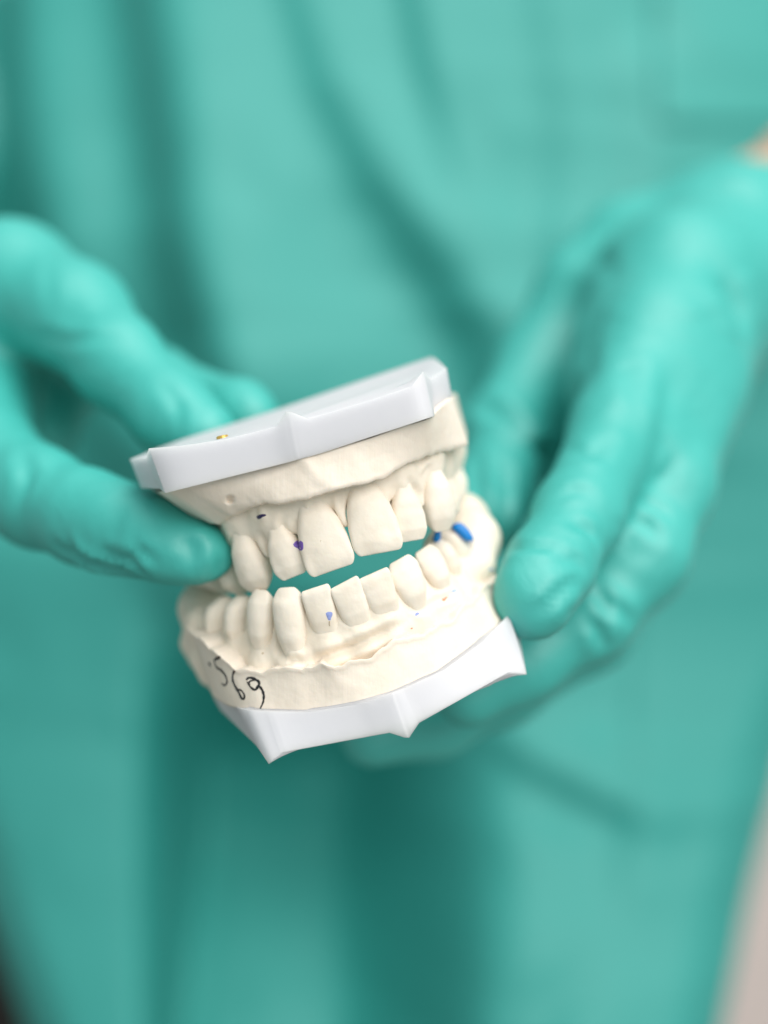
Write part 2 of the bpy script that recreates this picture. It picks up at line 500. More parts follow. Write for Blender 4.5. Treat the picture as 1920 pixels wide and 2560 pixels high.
def gum(parent, teeth, root_len, seed, h=0.45, extra=(), pap=.34, swell=.55, lines=(), end_out=.1):
    N = np.array([t['N'] for t in teeth])
    allp = np.vstack([N] + [np.array([t['N'] - t['a'] * (root_len + 4)]) for t in teeth] + [np.array([e[0] for e in ex]) for ex in extra if len(ex)])
    g = SDF(allp.min(0) - 13, allp.max(0) + 13, h)
    # body of the ridge, its face just behind the fronts of the roots
    for t in teeth:
        t['eo'] = end_out if abs(t['face']) < 48 else min(end_out, -.6)
    for frac in (.24, .45, .7, 1.0):
        for r, set_in in ((2.7, 1.0), (3.4, 4.2)):
            pts = [t['N'] - t['a'] * root_len * frac + t['f'] * (t['th'] * .46 - set_in - r + t['eo'] * max(0, frac - .45) / .55) for t in teeth]
            g.chain(pts, [r] * len(pts), 2, 2.5)
    for t in teeth:
        w, th = t['w'], t['th']
        r = min(w * .44, 3.3)
        top = t['N'] - t['a'] * .3 + t['f'] * (th * .46 - r - .6)
        mid = t['N'] - t['a'] * root_len * .5 + t['f'] * (th * .46 - r + swell)
        end = t['N'] - t['a'] * root_len + t['f'] * (th * .46 - r + t['eo'])
        g.chain([top, mid, end], [r * .9, r, r * .8], 2, 2.4)
    # papillae between neighbours
    for t, q in zip(teeth[:-1], teeth[1:]):
        m = (t['N'] + q['N']) / 2; a = (t['a'] + q['a']) / 2; f = (t['f'] + q['f']) / 2; th = (t['th'] + q['th']) / 2
        g.chain([m - a * 3 + f * (th * .46 - 2.1), m + a * (t['L'] + q['L']) / 2 * pap + f * (th * .30 - 1.0)], [1.7, .7], 1, 1.6)
    for ex in extra:
        g.chain([p for p, r in ex], [r for p, r in ex], 3, 2.5)
    V, Q = g.mesh(2)
    for i in range(len(V)):
        p = V[i]
        d = 0.15 * fbm(p + seed, 0.28, 3) + 0.05 * fbm(p + seed, 1.1, 2)
        V[i, 1] -= d; V[i, 2] += 0.5 * d
    V = crease(V, Q, lines, 4.0)
    return mesh_obj('gum', V, Q, PL_GUM, parent)

def strip_base(parent, rim, foot, inner_dy, inner_up, seed, name='plaster_base', hole=None, nc=230, nr=22, rim_noise=0.35, trench=None, lip=0.0):
    """trimmed plaster block: front wall between its broken rim and its foot on the plate"""
    A = resample([P(*p) for p in rim], nc, 1); B = resample([P(*p) for p in foot], nc, 2)
    up = np.array([-math.sin(math.radians(17)), 0, math.cos(math.radians(17))])
    sgn = np.sign(inner_up)
    for i in range(nc):
        d = rim_noise * fbm(A[i] + seed, 0.4, 3) + 0.12 * rim_noise * fbm(A[i] + seed, 2.0, 2)
        A[i] += up * d
    cen = (A.mean(0) + B.mean(0)) / 2 + np.array([0, 26, 0])
    rows = []
    inn = (cen - A); inn[:, 2] = 0; inn /= np.linalg.norm(inn, axis=1)[:, None]
    rows.append(A + inn * inner_dy + up * inner_up)
    tr = np.zeros(nc)
    if trench is not None:
        xs = A[:, 0]; x0, x1 = P(trench[0], 0, 0)[0], P(trench[1], 0, 0)[0]
        tr = trench[2] * np.clip(np.sin(np.clip((xs - x0) / (x1 - x0), 0, 1) * math.pi), 0, 1) ** .6
    rows.append(A + inn * inner_dy * .55 + up * (inner_up * .45 - tr)[:, None])
    rows.append(A + inn * inner_dy * .22 + up * (inner_up * .12 - tr * .1)[:, None])
    rows.append(A + inn * .35 + up * sgn * .12)
    rows.append(A + inn * .08 - up * sgn * .02)
    for k in range(1, nr):
        s = k / (nr - 1)
        s = 0.05 + 0.95 * s
        rows.append(A * (1 - s) + B * s + inn * lip * (1 - math.exp(-s * 14)) * (1 - s))
    innb = (cen - B); innb[:, 2] = 0; innb /= np.linalg.norm(innb, axis=1)[:, None]
    rows.append(B + innb * 14)
    R = np.array(rows)
    if hole is not None:
        hp = P(*hole)
        dd = np.linalg.norm((R - hp)[:, :, [0, 2]], axis=2)
        R[:, :, 1] += np.where((dd < 0.75) & (R[:, :, 1] < 15), 1.6 * np.sqrt(np.maximum(0, 1 - (dd / .75) ** 2)), 0)
    V = R.reshape(-1, 3)
    for i in range(5 * nc, len(V)):
        V[i, 1] += 0.12 * fbm(V[i] + seed, 0.25, 3)
    o = mesh_obj(name, V, grid_faces(len(rows), nc), PL_BASE, parent)
    return o

# ------------------------------------------------------------------ upper cast
upper = empty('upper_dental_cast', P(747, 1140, 20),
              'upper ivory plaster dental cast with two large front teeth, its white plate on top', 'dental cast')
UT = []
BACK = 4.5                       # the teeth stand this far behind the trimmed front of the block (mm)
def ut(n, e, *a, **k): UT.append(tooth(upper, (n[0], n[1], n[2] + BACK), (e[0], e[1], e[2] + BACK), *a, **k))
#    neck               edge             width face kind thick
ut((528, 1400, 31), (550, 1474, 30), 46, -82, 'mol', 9.0, seed=1)
ut((545, 1392, 25), (568, 1480, 24), 46, -74, 'pm', 8.5, seed=2)
ut((580, 1372, 17.5), (604, 1486, 16.5), 62, -58, 'pm', 8.0, seed=3)
ut((622, 1342, 9.0), (656, 1478, 8.0), 92, -34, 'can', 7.4, ridge=.14, seed=4, skew=-.04)
ut((702, 1330, 3.8), (741, 1442, 2.4), 91, -14, 'lat', 6.0, ridge=.14, seed=5)
ut((786, 1276, 1.8), (836, 1428, 0.0), 128, -5, 'inc', 6.6, ridge=.16, seed=6)
ut((908, 1228, 1.8), (950, 1385, 0.0), 127, 5, 'inc', 6.6, ridge=.16, seed=7, skew=-.05)
ut((1003, 1230, 4.2), (1029, 1354, 2.8), 84, 16, 'lat', 6.0, ridge=.12, seed=8)
ut((1068, 1192, 9.5), (1099, 1330, 8.5), 86, 36, 'can', 7.4, ridge=.14, seed=9)
ut((1092, 1208, 17.5), (1113, 1305, 17), 64, 58, 'pm', 8.0, seed=10)
ut((1100, 1190, 25), (1112, 1288, 24.5), 48, 72, 'pm', 8.5, seed=11)
ut((1106, 1185, 33), (1114, 1268, 32.5), 52, 82, 'mol', 9.5, seed=12)
gu = gum(upper, UT, 9.0, 3.0, pap=.40, swell=.45, lines=[
    ([(836, 1246), (848, 1290), (866, 1326)], -.5, .55), ([(862, 1250), (860, 1290), (868, 1322)], -.4, .5),
    ([(915, 1242), (888, 1268), (874, 1300)], .45, .6), ([(800, 1262), (812, 1275), (845, 1302)], .4, .55),
    ([(745, 1300), (738, 1330), (748, 1362)], .5, .7), ([(700, 1305), (720, 1335), (745, 1368)], .35, .6),
    ([(655, 1340), (668, 1362), (676, 1385)], .5, .7), ([(640, 1262), (638, 1285), (640, 1300)], .4, .8),
    ([(976, 1250), (985, 1275), (990, 1300)], .5, .6), ([(1022, 1190), (1030, 1215), (1050, 1240)], .5, .7),
    ([(1050, 1180), (1062, 1160), (1080, 1150)], -.4, .6), ([(585, 1330), (590, 1360), (585, 1390)], .5, .8),
    ([(700, 1280), (690, 1300), (688, 1320)], -.25, .6), ([(765, 1255), (770, 1275), (762, 1300)], -.25, .6)])
ub = strip_base(upper,
    [(470, 1265, 42), (470, 1290, 30), (497, 1302, 17), (540, 1309, 11), (565, 1290, 8), (577, 1284, 6.5), (610, 1270, 4.5), (660, 1258, 2.5), (700, 1255, 1.2), (777, 1244, -.3),
     (840, 1222, -.8), (927, 1207, .2), (977, 1183, 1.6), (1017, 1158, 3.6), (1077, 1137, 7.5), (1113, 1127, 11), (1172, 1114, 16), (1168, 1085, 36), (1160, 1070, 42)],
    [(375, 1200, 42), (365, 1212, 30), (395, 1230, 14), (415, 1226, 6), (480, 1210, 3), (600, 1180, 2.4), (690, 1157, 1.9), (733, 1146, 1.0), (750, 1136, .2), (767, 1140, .5), (840, 1121, .5),
     (930, 1094, .8), (1010, 1065, 1.4), (1070, 1049, 3), (1103, 1015, 8), (1128, 995, 14), (1140, 990, 36), (1140, 985, 42)],
    7.0, -0.6, 11.0, hole=(576, 1249, 5.5))

def plate(name, parent, free, foot, back_free, back_foot, inset):
    """keyed plastic plate: free rim, foot against the plaster, closed behind; both as loops"""
    T = np.array([P(*p) for p in free] + [P(*p) for p in back_free])
    Bm = np.array([P(*p) for p in foot] + [P(*p) for p in back_foot])
    n = len(T)
    cen = T.mean(0)
    T2 = np.array([P(*p) for p in inset])
    V = np.vstack([T, Bm]); F = []
    for i in range(n):
        j = (i + 1) % n
        F.append((i, j, n + j, n + i))
    k = len(V); m2 = len(T2)
    V = np.vstack([V, T2])
    F.append(tuple(range(2 * n - 1, n - 1, -1)))
    return V, F, n, k, m2

def loft_plate(name, parent, free, foot, seg_flags=None):
    def fine(L):
        L = [np.array(p, float) for p in L]; out = []
        for p, q in zip(L, L[1:] + L[:1]):
            k_ = max(1, int(np.hypot(*(q - p)[:2]) // 14)) if p[2] < 20 else 3
            out.append([p + (q - p) * i / 6 for i in range(6)])
        out = np.array([x for o_ in out for x in o_])
        yy = out[:, 2].copy()
        for _ in range(10): yy = (np.roll(yy, 1) + 2 * yy + np.roll(yy, -1)) / 4
        out[:, 2] = yy
        vv = out[:, :2].copy()
        for _ in range(0): vv = (np.roll(vv, 1, 0) + 2 * vv + np.roll(vv, -1, 0)) / 4
        out[:, :2] = vv
        return out
    T = np.array([P(*p) for p in fine(free)]); B = np.array([P(*p) for p in fine(foot)])
    n = len(T)
    # inner ring of the free face: pulled towards the middle, lying in the mean plane
    c = T.mean(0)
    u, s, vt = np.linalg.svd(T - c)
    nrm = vt[2]
    I = T + (c - T) * 0.16
    I = I - np.outer((I - c) @ nrm, nrm)
    off = np.median((T - c) @ nrm)
    I = I + nrm * off
    V = np.vstack([T, B, I])
    F = []
    for i in range(n):
        j = (i + 1) % n
        F.append((n + i, n + j, j, i))
        F.append((i, j, 2 * n + j, 2 * n + i))
    F.append(tuple(range(2 * n, 3 * n)))
    F.append(tuple(range(2 * n - 1, n - 1, -1)))
    o = mesh_obj(name, V, F, PLASTIC, parent)
    import bmesh
    bm = bmesh.new(); bm.from_mesh(o.data); bmesh.ops.recalc_face_normals(bm, faces=bm.faces[:]); bm.to_mesh(o.data); bm.free()
    for p in o.data.polygons: p.use_smooth = True
    bevel(o, 0.28, 2, 28).harden_normals = True
    return o

up_free = [(372, 1121, 1.0), (450, 1115, .2), (560, 1099, 0), (660, 1075, 0), (690, 1067, -.25), (714, 1029, -1.0), (726, 1029, -1.0), (768, 1047, -.3), (800, 1039, 0),
           (930, 1000, 0), (1030, 966, .2), (1058, 928, 1.0),
           (1076, 948, 9), (1117, 921, 17), (1090, 898, 34), (1077, 893, 38), (900, 952, 37), (700, 1021, 37), (560, 1066, 37), (400, 1120, 36), (325, 1148, 18), (365, 1146, 9)]
up_foot = [(413, 1233, 1.0), (480, 1216, .2), (580, 1191, 0), (680, 1166, 0), (712, 1158, 0), (738, 1151, -.15), (750, 1147, -.15), (772, 1142, 0), (810, 1131, 0),
           (940, 1088, 0), (1050, 1052, .2), (1083, 1041, 1.0),
           (1090, 1036, 9), (1134, 1016, 17), (1112, 985, 34), (1098, 980, 38), (920, 1036, 37), (720, 1104, 37), (580, 1148, 37), (425, 1195, 36), (353, 1221, 18), (400, 1222, 9)]
upl = loft_plate('base_plate', upper, up_free, up_foot)

def cyl_mm(name, base, top, r, mat, parent, n=24):
    base, top = np.asarray(base), np.asarray(top)
    a = (top - base) / np.linalg.norm(top - base)
    x = np.cross(a, [0.3, 1, 0.1]); x /= np.linalg.norm(x); y = np.cross(a, x)
    V = []
    for p, k in ((base, 1), (top - a * .12, 1), (top, .86), (top, .45), (top - a * .2, .4)):
        for i in range(n):
            t = 2 * math.pi * i / n
            V.append(p + r * k * (math.cos(t) * x + math.sin(t) * y))
    F = grid_faces(5, n, True); F.append(tuple(range(n - 1, -1, -1))); F.append(tuple(range(4 * n, 5 * n)))
    o = mesh_obj(name, V, F, mat, parent); sharp(o, 30)
    return o
cyl_mm('brass_pin', P(561, 1118, 5), P(555, 1089, 5), 1.1, BRASS, upl)

# ------------------------------------------------------------------ lower cast
lower = empty('lower_dental_cast', P(850, 1790, 20),
              'lower ivory plaster dental cast numbered in black ink, its white plate underneath', 'dental cast')
LT = []
def lt(n, e, *a, **k): LT.append(tooth(lower, (n[0], n[1], n[2] + BACK), (e[0], e[1], e[2] + BACK - .8), *a, **k))
lt((512, 1560, 33), (506, 1500, 32), 46, -84, 'mol', 9.5, seed=21)
lt((535, 1590, 26), (527, 1508, 25), 44, -76, 'mol', 9.0, seed=22)
lt((567, 1588, 19), (557, 1492, 18), 52, -66, 'pm', 8.0, seed=23)
lt((612, 1588, 13), (603, 1488, 12), 58, -54, 'pm', 7.6, seed=24)
lt((672, 1610, 7.5), (660, 1472, 6.5), 74, -36, 'can', 7.2, seed=25)
lt((747, 1624, 3.5), (721, 1466, 2.5), 86, -20, 'can', 7.2, seed=26)
lt((818, 1566, 1.5), (788, 1464, .2), 77, -7, 'linc', 5.8, ridge=.08, seed=27, skew=.06)
lt((896, 1548, 1.0), (858, 1451, -.3), 80, 0, 'linc', 5.8, ridge=.07, seed=28, skew=.1)
lt((960, 1522, 1.5), (930, 1428, .2), 82, 8, 'linc', 5.8, ridge=.07, seed=29, skew=.06)
lt((1036, 1510, 4.0), (992, 1396, 3.0), 84, 18, 'lat', 6.4, ridge=.06, seed=30, skew=.05)
lt((1092, 1470, 9.5), (1046, 1372, 8.5), 76, 36, 'lat', 7.0, ridge=.05, seed=31)
lt((1116, 1442, 15.5), (1078, 1350, 14.5), 62, 54, 'pm', 7.6, seed=32)
lt((1132, 1405, 21), (1094, 1324, 20), 58, 66, 'mol', 8.6, seed=33)
lt((1142, 1372, 29), (1110, 1306, 28), 56, 76, 'mol', 9.5, seed=34)
gl = gum(lower, LT, 8.0, 40.0, pap=.52, swell=.55, end_out=1.1, lines=[
    ([(764, 1512), (786, 1552), (815, 1578)], .35, .6), ([(842, 1520), (866, 1548), (905, 1560)], .35, .6),
    ([(845, 1510), (860, 1520), (878, 1535)], .4, .5), ([(920, 1490), (940, 1515), (965, 1525)], .35, .6),
    ([(1010, 1500), (1040, 1525), (1075, 1525)], .3, .6), ([(690, 1560), (700, 1610), (715, 1650)], .5, .9),
    ([(790, 1652), (850, 1630), (905, 1608), (950, 1586), (1002, 1560)], 1.3, .8), ([(715, 1655), (735, 1650), (760, 1656)], .9, .7),
    ([(880, 1515), (895, 1520), (903, 1545)], .35, .5), ([(950, 1520), (965, 1512), (972, 1525)], .35, .5),
    ([(1062, 1518), (1085, 1505), (1120, 1492), (1140, 1478)], .5, .6)], extra=[
    [(P(1188, 1420, 26), 4.2), (P(1178, 1350, 33), 5.4), (P(1152, 1305, 42), 5.4), (P(1132, 1280, 50), 4.5)],
    [(P(512, 1560, 30), 4.5), (P(508, 1520, 36), 4.5), (P(520, 1475, 46), 4.5)],
])
lb = strip_base(lower,
    [(500, 1490, 52), (462, 1530, 32), (470, 1580, 22), (500, 1597, 16), (543, 1640, 11), (580, 1670, 8.5), (640, 1684, 6), (690, 1672, 4), (717, 1677, 3), (773, 1667, 1.5), (800, 1660, .6), (818, 1673, -.2),
     (873, 1655, -.5), (933, 1640, 0), (980, 1608, 1), (1067, 1583, 3.5), (1133, 1547, 7), (1178, 1500, 12), (1243, 1440, 23), (1232, 1405, 40), (1210, 1390, 52)],
    [(560, 1700, 52), (520, 1715, 32), (533, 1742, 19), (570, 1764, 12), (607, 1775, 8), (653, 1780, 5), (773, 1782, 1.2), (850, 1775, -.2), (900, 1764, -.8), (987, 1735, -.4), (1100, 1682, 2.3),
     (1200, 1612, 8), (1252, 1555, 15), (1262, 1530, 23), (1250, 1500, 40), (1230, 1490, 52)],
    6.5, 1.3, 57.0, lip=.7, rim_noise=0.8, trench=(800, 1010, 2.2))
lo_free = [(672, 1910, -2.2), (690, 1893, -1.9), (702, 1882, -1.7), (800, 1864, -1.7), (940, 1838, -1.7), (974, 1832, -1.8), (1012, 1844, -2.4), (1023, 1844, -2.4), (1048, 1807, -1.4),
           (1160, 1744, 1), (1272, 1680, 4.5), (1317, 1686, 6.5), (1300, 1600, 22), (1292, 1572, 38), (950, 1740, 40), (600, 1815, 38), (552, 1775, 32), (640, 1863, 5)]
lo_foot = [(610, 1772, 5.5), (640, 1776, 4.2), (670, 1778, 3.2), (775, 1780, .2), (900, 1761, -1.4), (945, 1746, -1.5), (974, 1735, -1.45), (984, 1731, -1.35), (1010, 1721, -.9),
           (1110, 1675, 1.6), (1205, 1606, 7.2), (1272, 1536, 14), (1276, 1530, 22), (1270, 1500, 38), (940, 1660, 40), (590, 1740, 38), (533, 1742, 32), (575, 1765, 12)]
lpl = loft_plate('base_plate', lower, lo_free, lo_foot)

# ------------------------------------------------------------------ marks on the plaster
bpy.context.view_layer.update()
def bvh_of(objs):
    V, F = [], []
    for o in objs:
        off = len(V); l = origin_of(o)
        V += [Vector(np.array(v.co) + l) for v in o.data.vertices]
        F += [[off + i for i in p.vertices] for p in o.data.polygons]
    return BVHTree.FromPolygons(V, F)
BV_U = bvh_of([t['o'] for t in UT] + [gu, ub]); BV_L = bvh_of([t['o'] for t in LT] + [gl, lb])
def blob(parent, bv, pts, mat, name='pencil_mark', lift=0.07):
    pts = np.array(pts, float); c = pts.mean(0)
    loop = resample(np.vstack([pts, pts[:1]]), 25, 1)[:-1]
    V, F = [], []
    rings = (0.0, .35, .7, 1.0)
    for r in rings[1:]:
        for q in loop:
            h = hit(bv, *(c + (q - c) * r), lift if r < 1 else lift * .2)
            if h is None: return
            V.append(h[0])
    h = hit(bv, *c, lift)
    n = len(loop)
    F = grid_faces(3, n, True)
    V.append(h[0])
    F += [((i + 1) % n, i, 3 * n) for i in range(n)]
    return mesh_obj(name, V, F, mat, parent)

def stroke(parent, bv, pts, wid, mat, name='ink_stroke', lift=0.06):
    """a flat ink line lying on the plaster, its width varying a little"""
    loop = resample(pts, 40, 2)
    L = []
    for q in loop:
        h = hit(bv, q[0], q[1], lift)
        if h is None: continue
        L.append(h)
    C = np.array([h[0] for h in L]); Nn = np.array([h[1] for h in L])
    for _ in range(2):
        Nn[1:-1] = (Nn[:-2] + 2 * Nn[1:-1] + Nn[2:]) / 4
        C[1:-1] = (C[:-2] + 2 * C[1:-1] + C[2:]) / 4
    T = np.gradient(C, axis=0); T /= np.linalg.norm(T, axis=1)[:, None]
    S = np.cross(T, Nn); S /= np.linalg.norm(S, axis=1)[:, None]
    V, n = [], len(C)
    for i in range(n):
        s = i / (n - 1)
        w = wid * (0.55 + 0.45 * math.sin(math.pi * min(1, .12 + s * .95))) * (1 + .15 * math.sin(i * .9))
        for k, z in ((-1, -.05), (-.6, .02), (.6, .02), (1, -.05)):
            V.append(C[i] + S[i] * w * k + Nn[i] * z)
    return mesh_obj(name, V, grid_faces(n, 4), mat, parent)

def z5(*pts): return [(440 + x / 3, 1420 + y / 3) for x, y in pts]
num = stroke(lower, BV_L, z5((528, 838), (540, 822), (566, 822), (596, 836), (622, 850), (628, 872), (610, 892), (604, 912), (588, 916), (566, 900), (548, 880), (534, 852)), .27, INK)
stroke(lower, BV_L, z5((556, 878), (544, 862), (560, 846), (590, 842)), .18, INK)
stroke(lower, BV_L, z5((600, 900), (625, 885), (648, 915), (660, 955), (655, 1005), (632, 1055)), .26, INK)
stroke(lower, BV_L, z5((440, 768), (424, 800), (424, 840), (442, 886), (470, 930), (490, 978), (508, 990), (518, 968), (506, 934), (480, 908), (458, 912)), .29, INK)
stroke(lower, BV_L, z5((332, 664), (312, 676), (286, 690)), .30, INK)
stroke(lower, BV_L, z5((286, 688), (292, 716), (302, 746), (334, 762), (366, 796), (384, 836), (382, 866), (366, 886), (344, 866)), .29, INK)
stroke(lower, BV_L, z5((244, 716), (256, 722), (262, 740)), .34, INK)

def z3(*pts): return [(500 + x / 3, 1200 + y / 3) for x, y in pts]
def z6(*pts): return [(800 + x / 3, 1420 + y / 3) for x, y in pts]
def z4(*pts): return [(800 + x / 3, 1100 + y / 3) for x, y in pts]
blob(upper, BV_U, z3((424, 272), (448, 258), (492, 254), (498, 268), (468, 278), (450, 294), (428, 292)), DARKPUR)
blob(upper, BV_U, z3((698, 482), (716, 458), (745, 452), (774, 464), (776, 520), (752, 536), (736, 512), (706, 502)), PURPLE)
blob(lower, BV_L, z5((1122, 340), (1138, 328), (1172, 330), (1176, 346), (1164, 372), (1158, 396), (1142, 392), (1130, 366)), PERI)
blob(lower, BV_L, z5((1146, 398), (1156, 398), (1152, 424), (1158, 440), (1146, 432)), plain('crack_shadow', (.45, .36, .25)), 'crack_shade_patch')  # flat brown patch: the shade inside a crack, painted on
blob(lower, BV_L, z6((712, 346), (722, 334), (742, 334), (746, 344), (730, 356), (714, 360)), PERI)
blob(lower, BV_L, z6((985, 172), (1000, 158), (1025, 156), (1026, 172), (1005, 186), (988, 184)), PALEBLUE)
blob(lower, BV_L, z6((908, 240), (925, 226), (950, 214), (972, 206), (950, 228), (936, 250), (924, 250)), ORANGE)
blob(lower, BV_L, z6((678, 455), (690, 446), (698, 450), (688, 460)), ORANGE)
blob(lower, BV_L, z6((1262, 8), (1290, 0), (1305, 8), (1300, 20), (1270, 20)), PALEBLUE)
BV_A = bvh_of([t['o'] for t in LT] + [gl])
def wax(parent, pts, thick, fallback):
    """a lump of wax pressed on the plaster: domed in front, bedded into it behind"""
    pts = np.array(pts, float); c = pts.mean(0)
    loop = resample(np.vstack([pts, pts[:1]]), 29, 1)[:-1]
    loop = c + (loop - c) * 1.12
    ys = [hh[0][1] for q in loop for hh in [hit(BV_A, *q, 0)] if hh is not None]
    y0 = (min(ys) - .1 if len(ys) > 6 else fallback)
    V = []
    for r, dy in ((1.0, 2.5), (1.0, 0), (.93, -.5), (.7, -.85), (.35, -1.0)):
        for q in loop:
            u, v = c + (q - c) * r
            V.append(P(u, v, y0 + (dy * thick if dy < 0 else dy)))
    n = len(loop); F = grid_faces(5, n, True)
    V.append(P(*c, y0 - thick)); F += [(4 * n + i, 4 * n + (i + 1) % n, 5 * n) for i in range(n)]
    F.append(tuple(range(n)))
    mesh_obj('blue_wax_spot', V, F, BLUEWAX, parent)
wax(lower, z4((1000, 642), (1030, 626), (1062, 628), (1100, 660), (1130, 700), (1150, 750), (1104, 756), (1062, 728), (1018, 684), (990, 660)), .9, 24)
wax(lower, z4((850, 745), (852, 710), (868, 690), (902, 682), (904, 740), (880, 762), (862, 762)), .6, 26)

# ------------------------------------------------------------------ the person
person = empty('person', (0, 420, FLOOR_Z), 'person in a green surgical gown and gloves holding up two dental casts', 'person')

def hand(name, chains, balls, grooves, h=1.25, cuff=None):
    allp = np.array([p for ch in chains for p, r in ch[0]])
    g = SDF(allp.min(0) - 32, allp.max(0) + 32, h)
    for ch, k in chains:
        g.chain([p for p, r in ch], [r * .95 - .3 for p, r in ch], 5.0, k)
    for c, r, k, s in balls:
        g.ball(c, r, k, s)
    if cuff is not None:                      # glove ends at the cuff plane
        c, n = cuff
        X, Y, Z = np.meshgrid(*[np.arange(g.n[i]) * h + g.lo[i] for i in range(3)], indexing='ij')
        d = (X - c[0]) * n[0] + (Y - c[1]) * n[1] + (Z - c[2]) * n[2]
        g.F = np.maximum(g.F, d.astype(np.float32))
    V, Q = g.mesh(3)
    for i in range(len(V)):
        p = V[i]
        d = 0.4 * fbm(p, 0.045, 2) + 0.10 * fbm(p + 9, 0.16, 2)
        V[i] = p + np.array([0.4, -0.6, 0.7]) * d
    # fine cross wrinkles where the glove bunches over each finger
    g2 = list(grooves)
    for ch, k in chains:
        px = [(960 + p[0] * PPM * FOC / (FOC + p[1]), 1280 - p[2] * PPM * FOC / (FOC + p[1]), r * PPM * FOC / (FOC + p[1])) for p, r in ch]
        for a, b in zip(px[:-1], px[1:]):
            for _ in range(int(rng.integers(0, 3))):
                t = rng.uniform(0, 1); c = [a[i] + (b[i] - a[i]) * t for i in range(3)]
                d = np.array([-(b[1] - a[1]), b[0] - a[0]]); d = d / (np.linalg.norm(d) + 1e-6)
                an = rng.normal(0, .45); d = np.array([d[0] * math.cos(an) - d[1] * math.sin(an), d[0] * math.sin(an) + d[1] * math.cos(an)])
                o_ = rng.uniform(-.5, .5) * c[2]; L_ = rng.uniform(.25, .6) * c[2]
                q = [np.array(c[:2]) + d * (o_ + e * L_) + rng.normal(0, 4, 2) for e in (-1, 0, 1)]
                g2.append((q, rng.uniform(.06, .16), rng.uniform(1.0, 1.7)))
    V = crease(V, Q, g2)
    return mesh_obj(name, V, Q, GLOVE, person)

def C(*rows):
    return [(P(u, v, y), r) for u, v, y, r in rows]

# image-left hand: thumb below, index over the top plate, the rest behind
lw = P(-430, 800, 150)
left_chains = [
    (C((-430, 800, 150, 24), (-190, 800, 125, 22), (-40, 745, 105, 18)), 8),
    (C((-430, 830, 155, 24), (-230, 900, 130, 22), (-90, 900, 118, 17)), 10),
    (C((-60, 720, 100, 17), (30, 716, 92, 16.6), (190, 790, 78, 13.2), (297, 908, 64, 10.6), (430, 1035, 52, 9.0), (512, 1092, 46, 8.0)), 7),
    (C((-60, 780, 122, 15), (180, 830, 108, 11), (390, 960, 88, 9.0), (600, 1032, 66, 7.4), (628, 1052, 62, 7.0)), 3),
    (C((-100, 860, 125, 14), (60, 880, 118, 10), (170, 960, 112, 9), (120, 1090, 104, 8.5)), 3),
    (C((-120, 930, 128, 13), (-20, 960, 112, 9), (40, 990, 104, 8), (-30, 1040, 100, 8)), 2),
    (C((-300, 930, 125, 20), (-170, 1020, 88, 18), (-60, 1150, 64, 14), (100, 1246, 44, 10.6), (220, 1293, 34, 9.8), (300, 1322, 28, 9.3), (400, 1352, 22, 8.0), (490, 1372, 17.5, 6.4)), 8),
]
left_chains.append((C((-60, 800, 108, 15), (-30, 930, 98, 12), (-60, 1080, 80, 14)), 9))
left_balls = [(P(470, 1392, 16.5), 5.6, 4, (1.5, .8, .9))]
left_grooves = [
    ([(140, 1362), (230, 1408), (330, 1430)], 1.1, 1.1),
    ([(165, 1345), (205, 1395), (270, 1420)], .8, 1.0),
    ([(262, 1385), (330, 1400), (360, 1436)], 1.0, 1.1),
    ([(330, 1372), (372, 1392), (386, 1402)], .8, 1.2),
    ([(446, 1345), (480, 1370), (474, 1410)], .9, 1.5),
    ([(545, 1395), (552, 1412), (540, 1430)], .6, 1.0),
    ([(150, 800), (200, 806), (260, 796)], .5, 1.4), ([(80, 840), (180, 850), (280, 840)], .5, 1.5),
    ([(170, 775), (220, 780), (270, 770)], .45, 1.3),
    ([(400, 960), (440, 1000), (430, 1040)], .4, 1.3), ([(440, 1000), (450, 1030), (445, 1070)], .4, 1.2),
    ([(60, 1130), (70, 1200), (40, 1260)], .6, 1.6),
]
gl_l = hand('glove', left_chains, left_balls, left_grooves)
gl_l['label'] = 'green glove on the hand at the left edge'

right_chains = [
    (C((1935, 585, 190, 25.5), (1830, 640, 150, 26), (1745, 730, 118, 22)), 10),
    (C((1830, 640, 150, 25), (1730, 840, 122, 20), (1690, 1000, 100, 15)), 10),
    (C((1720, 700, 112, 18), (1640, 850, 88, 14.5), (1545, 1080, 62, 11), (1446, 1290, 38, 9.4), (1376, 1418, 25, 8.8), (1342, 1480, 19, 8.1)), 6),
    (C((1750, 760, 120, 17), (1720, 980, 90, 14), (1662, 1220, 66, 11.4), (1598, 1390, 56, 11), (1470, 1540, 51, 10), (1300, 1656, 48, 9), (1170, 1735, 46, 8)), 6),
    (C((1700, 860, 98, 15), (1655, 1010, 82, 12.5), (1615, 1130, 70, 9)), 10),
    (C((1640, 720, 118, 18), (1560, 880, 104, 14), (1510, 980, 90, 10)), 10),
    (C((1760, 820, 135, 16), (1700, 1100, 112, 11.5), (1610, 1400, 92, 10.8), (1480, 1575, 84, 10), (1260, 1718, 78, 9.2), (1090, 1802, 72, 8.6), (930, 1840, 66, 7.8)), 3),
    (C((1750, 860, 150, 14), (1690, 1150, 130, 10), (1560, 1400, 118, 9), (1420, 1480, 110, 8)), 3),
    (C((1780, 640, 155, 20), (1580, 640, 150, 17), (1465, 740, 145, 15), (1350, 920, 138, 13), (1265, 1080, 118, 11.5), (1236, 1230, 92, 10), (1226, 1300, 78, 9)), 10),
    (C((1600, 800, 150, 18), (1480, 1000, 140, 14), (1400, 1200, 128, 13)), 10),
]
right_balls = [(P(1328, 1500, 17), 6.0, 5, (1, .8, 1.2)), (P(1705, 690, 108), 14, 8, (1, 1, 1))]
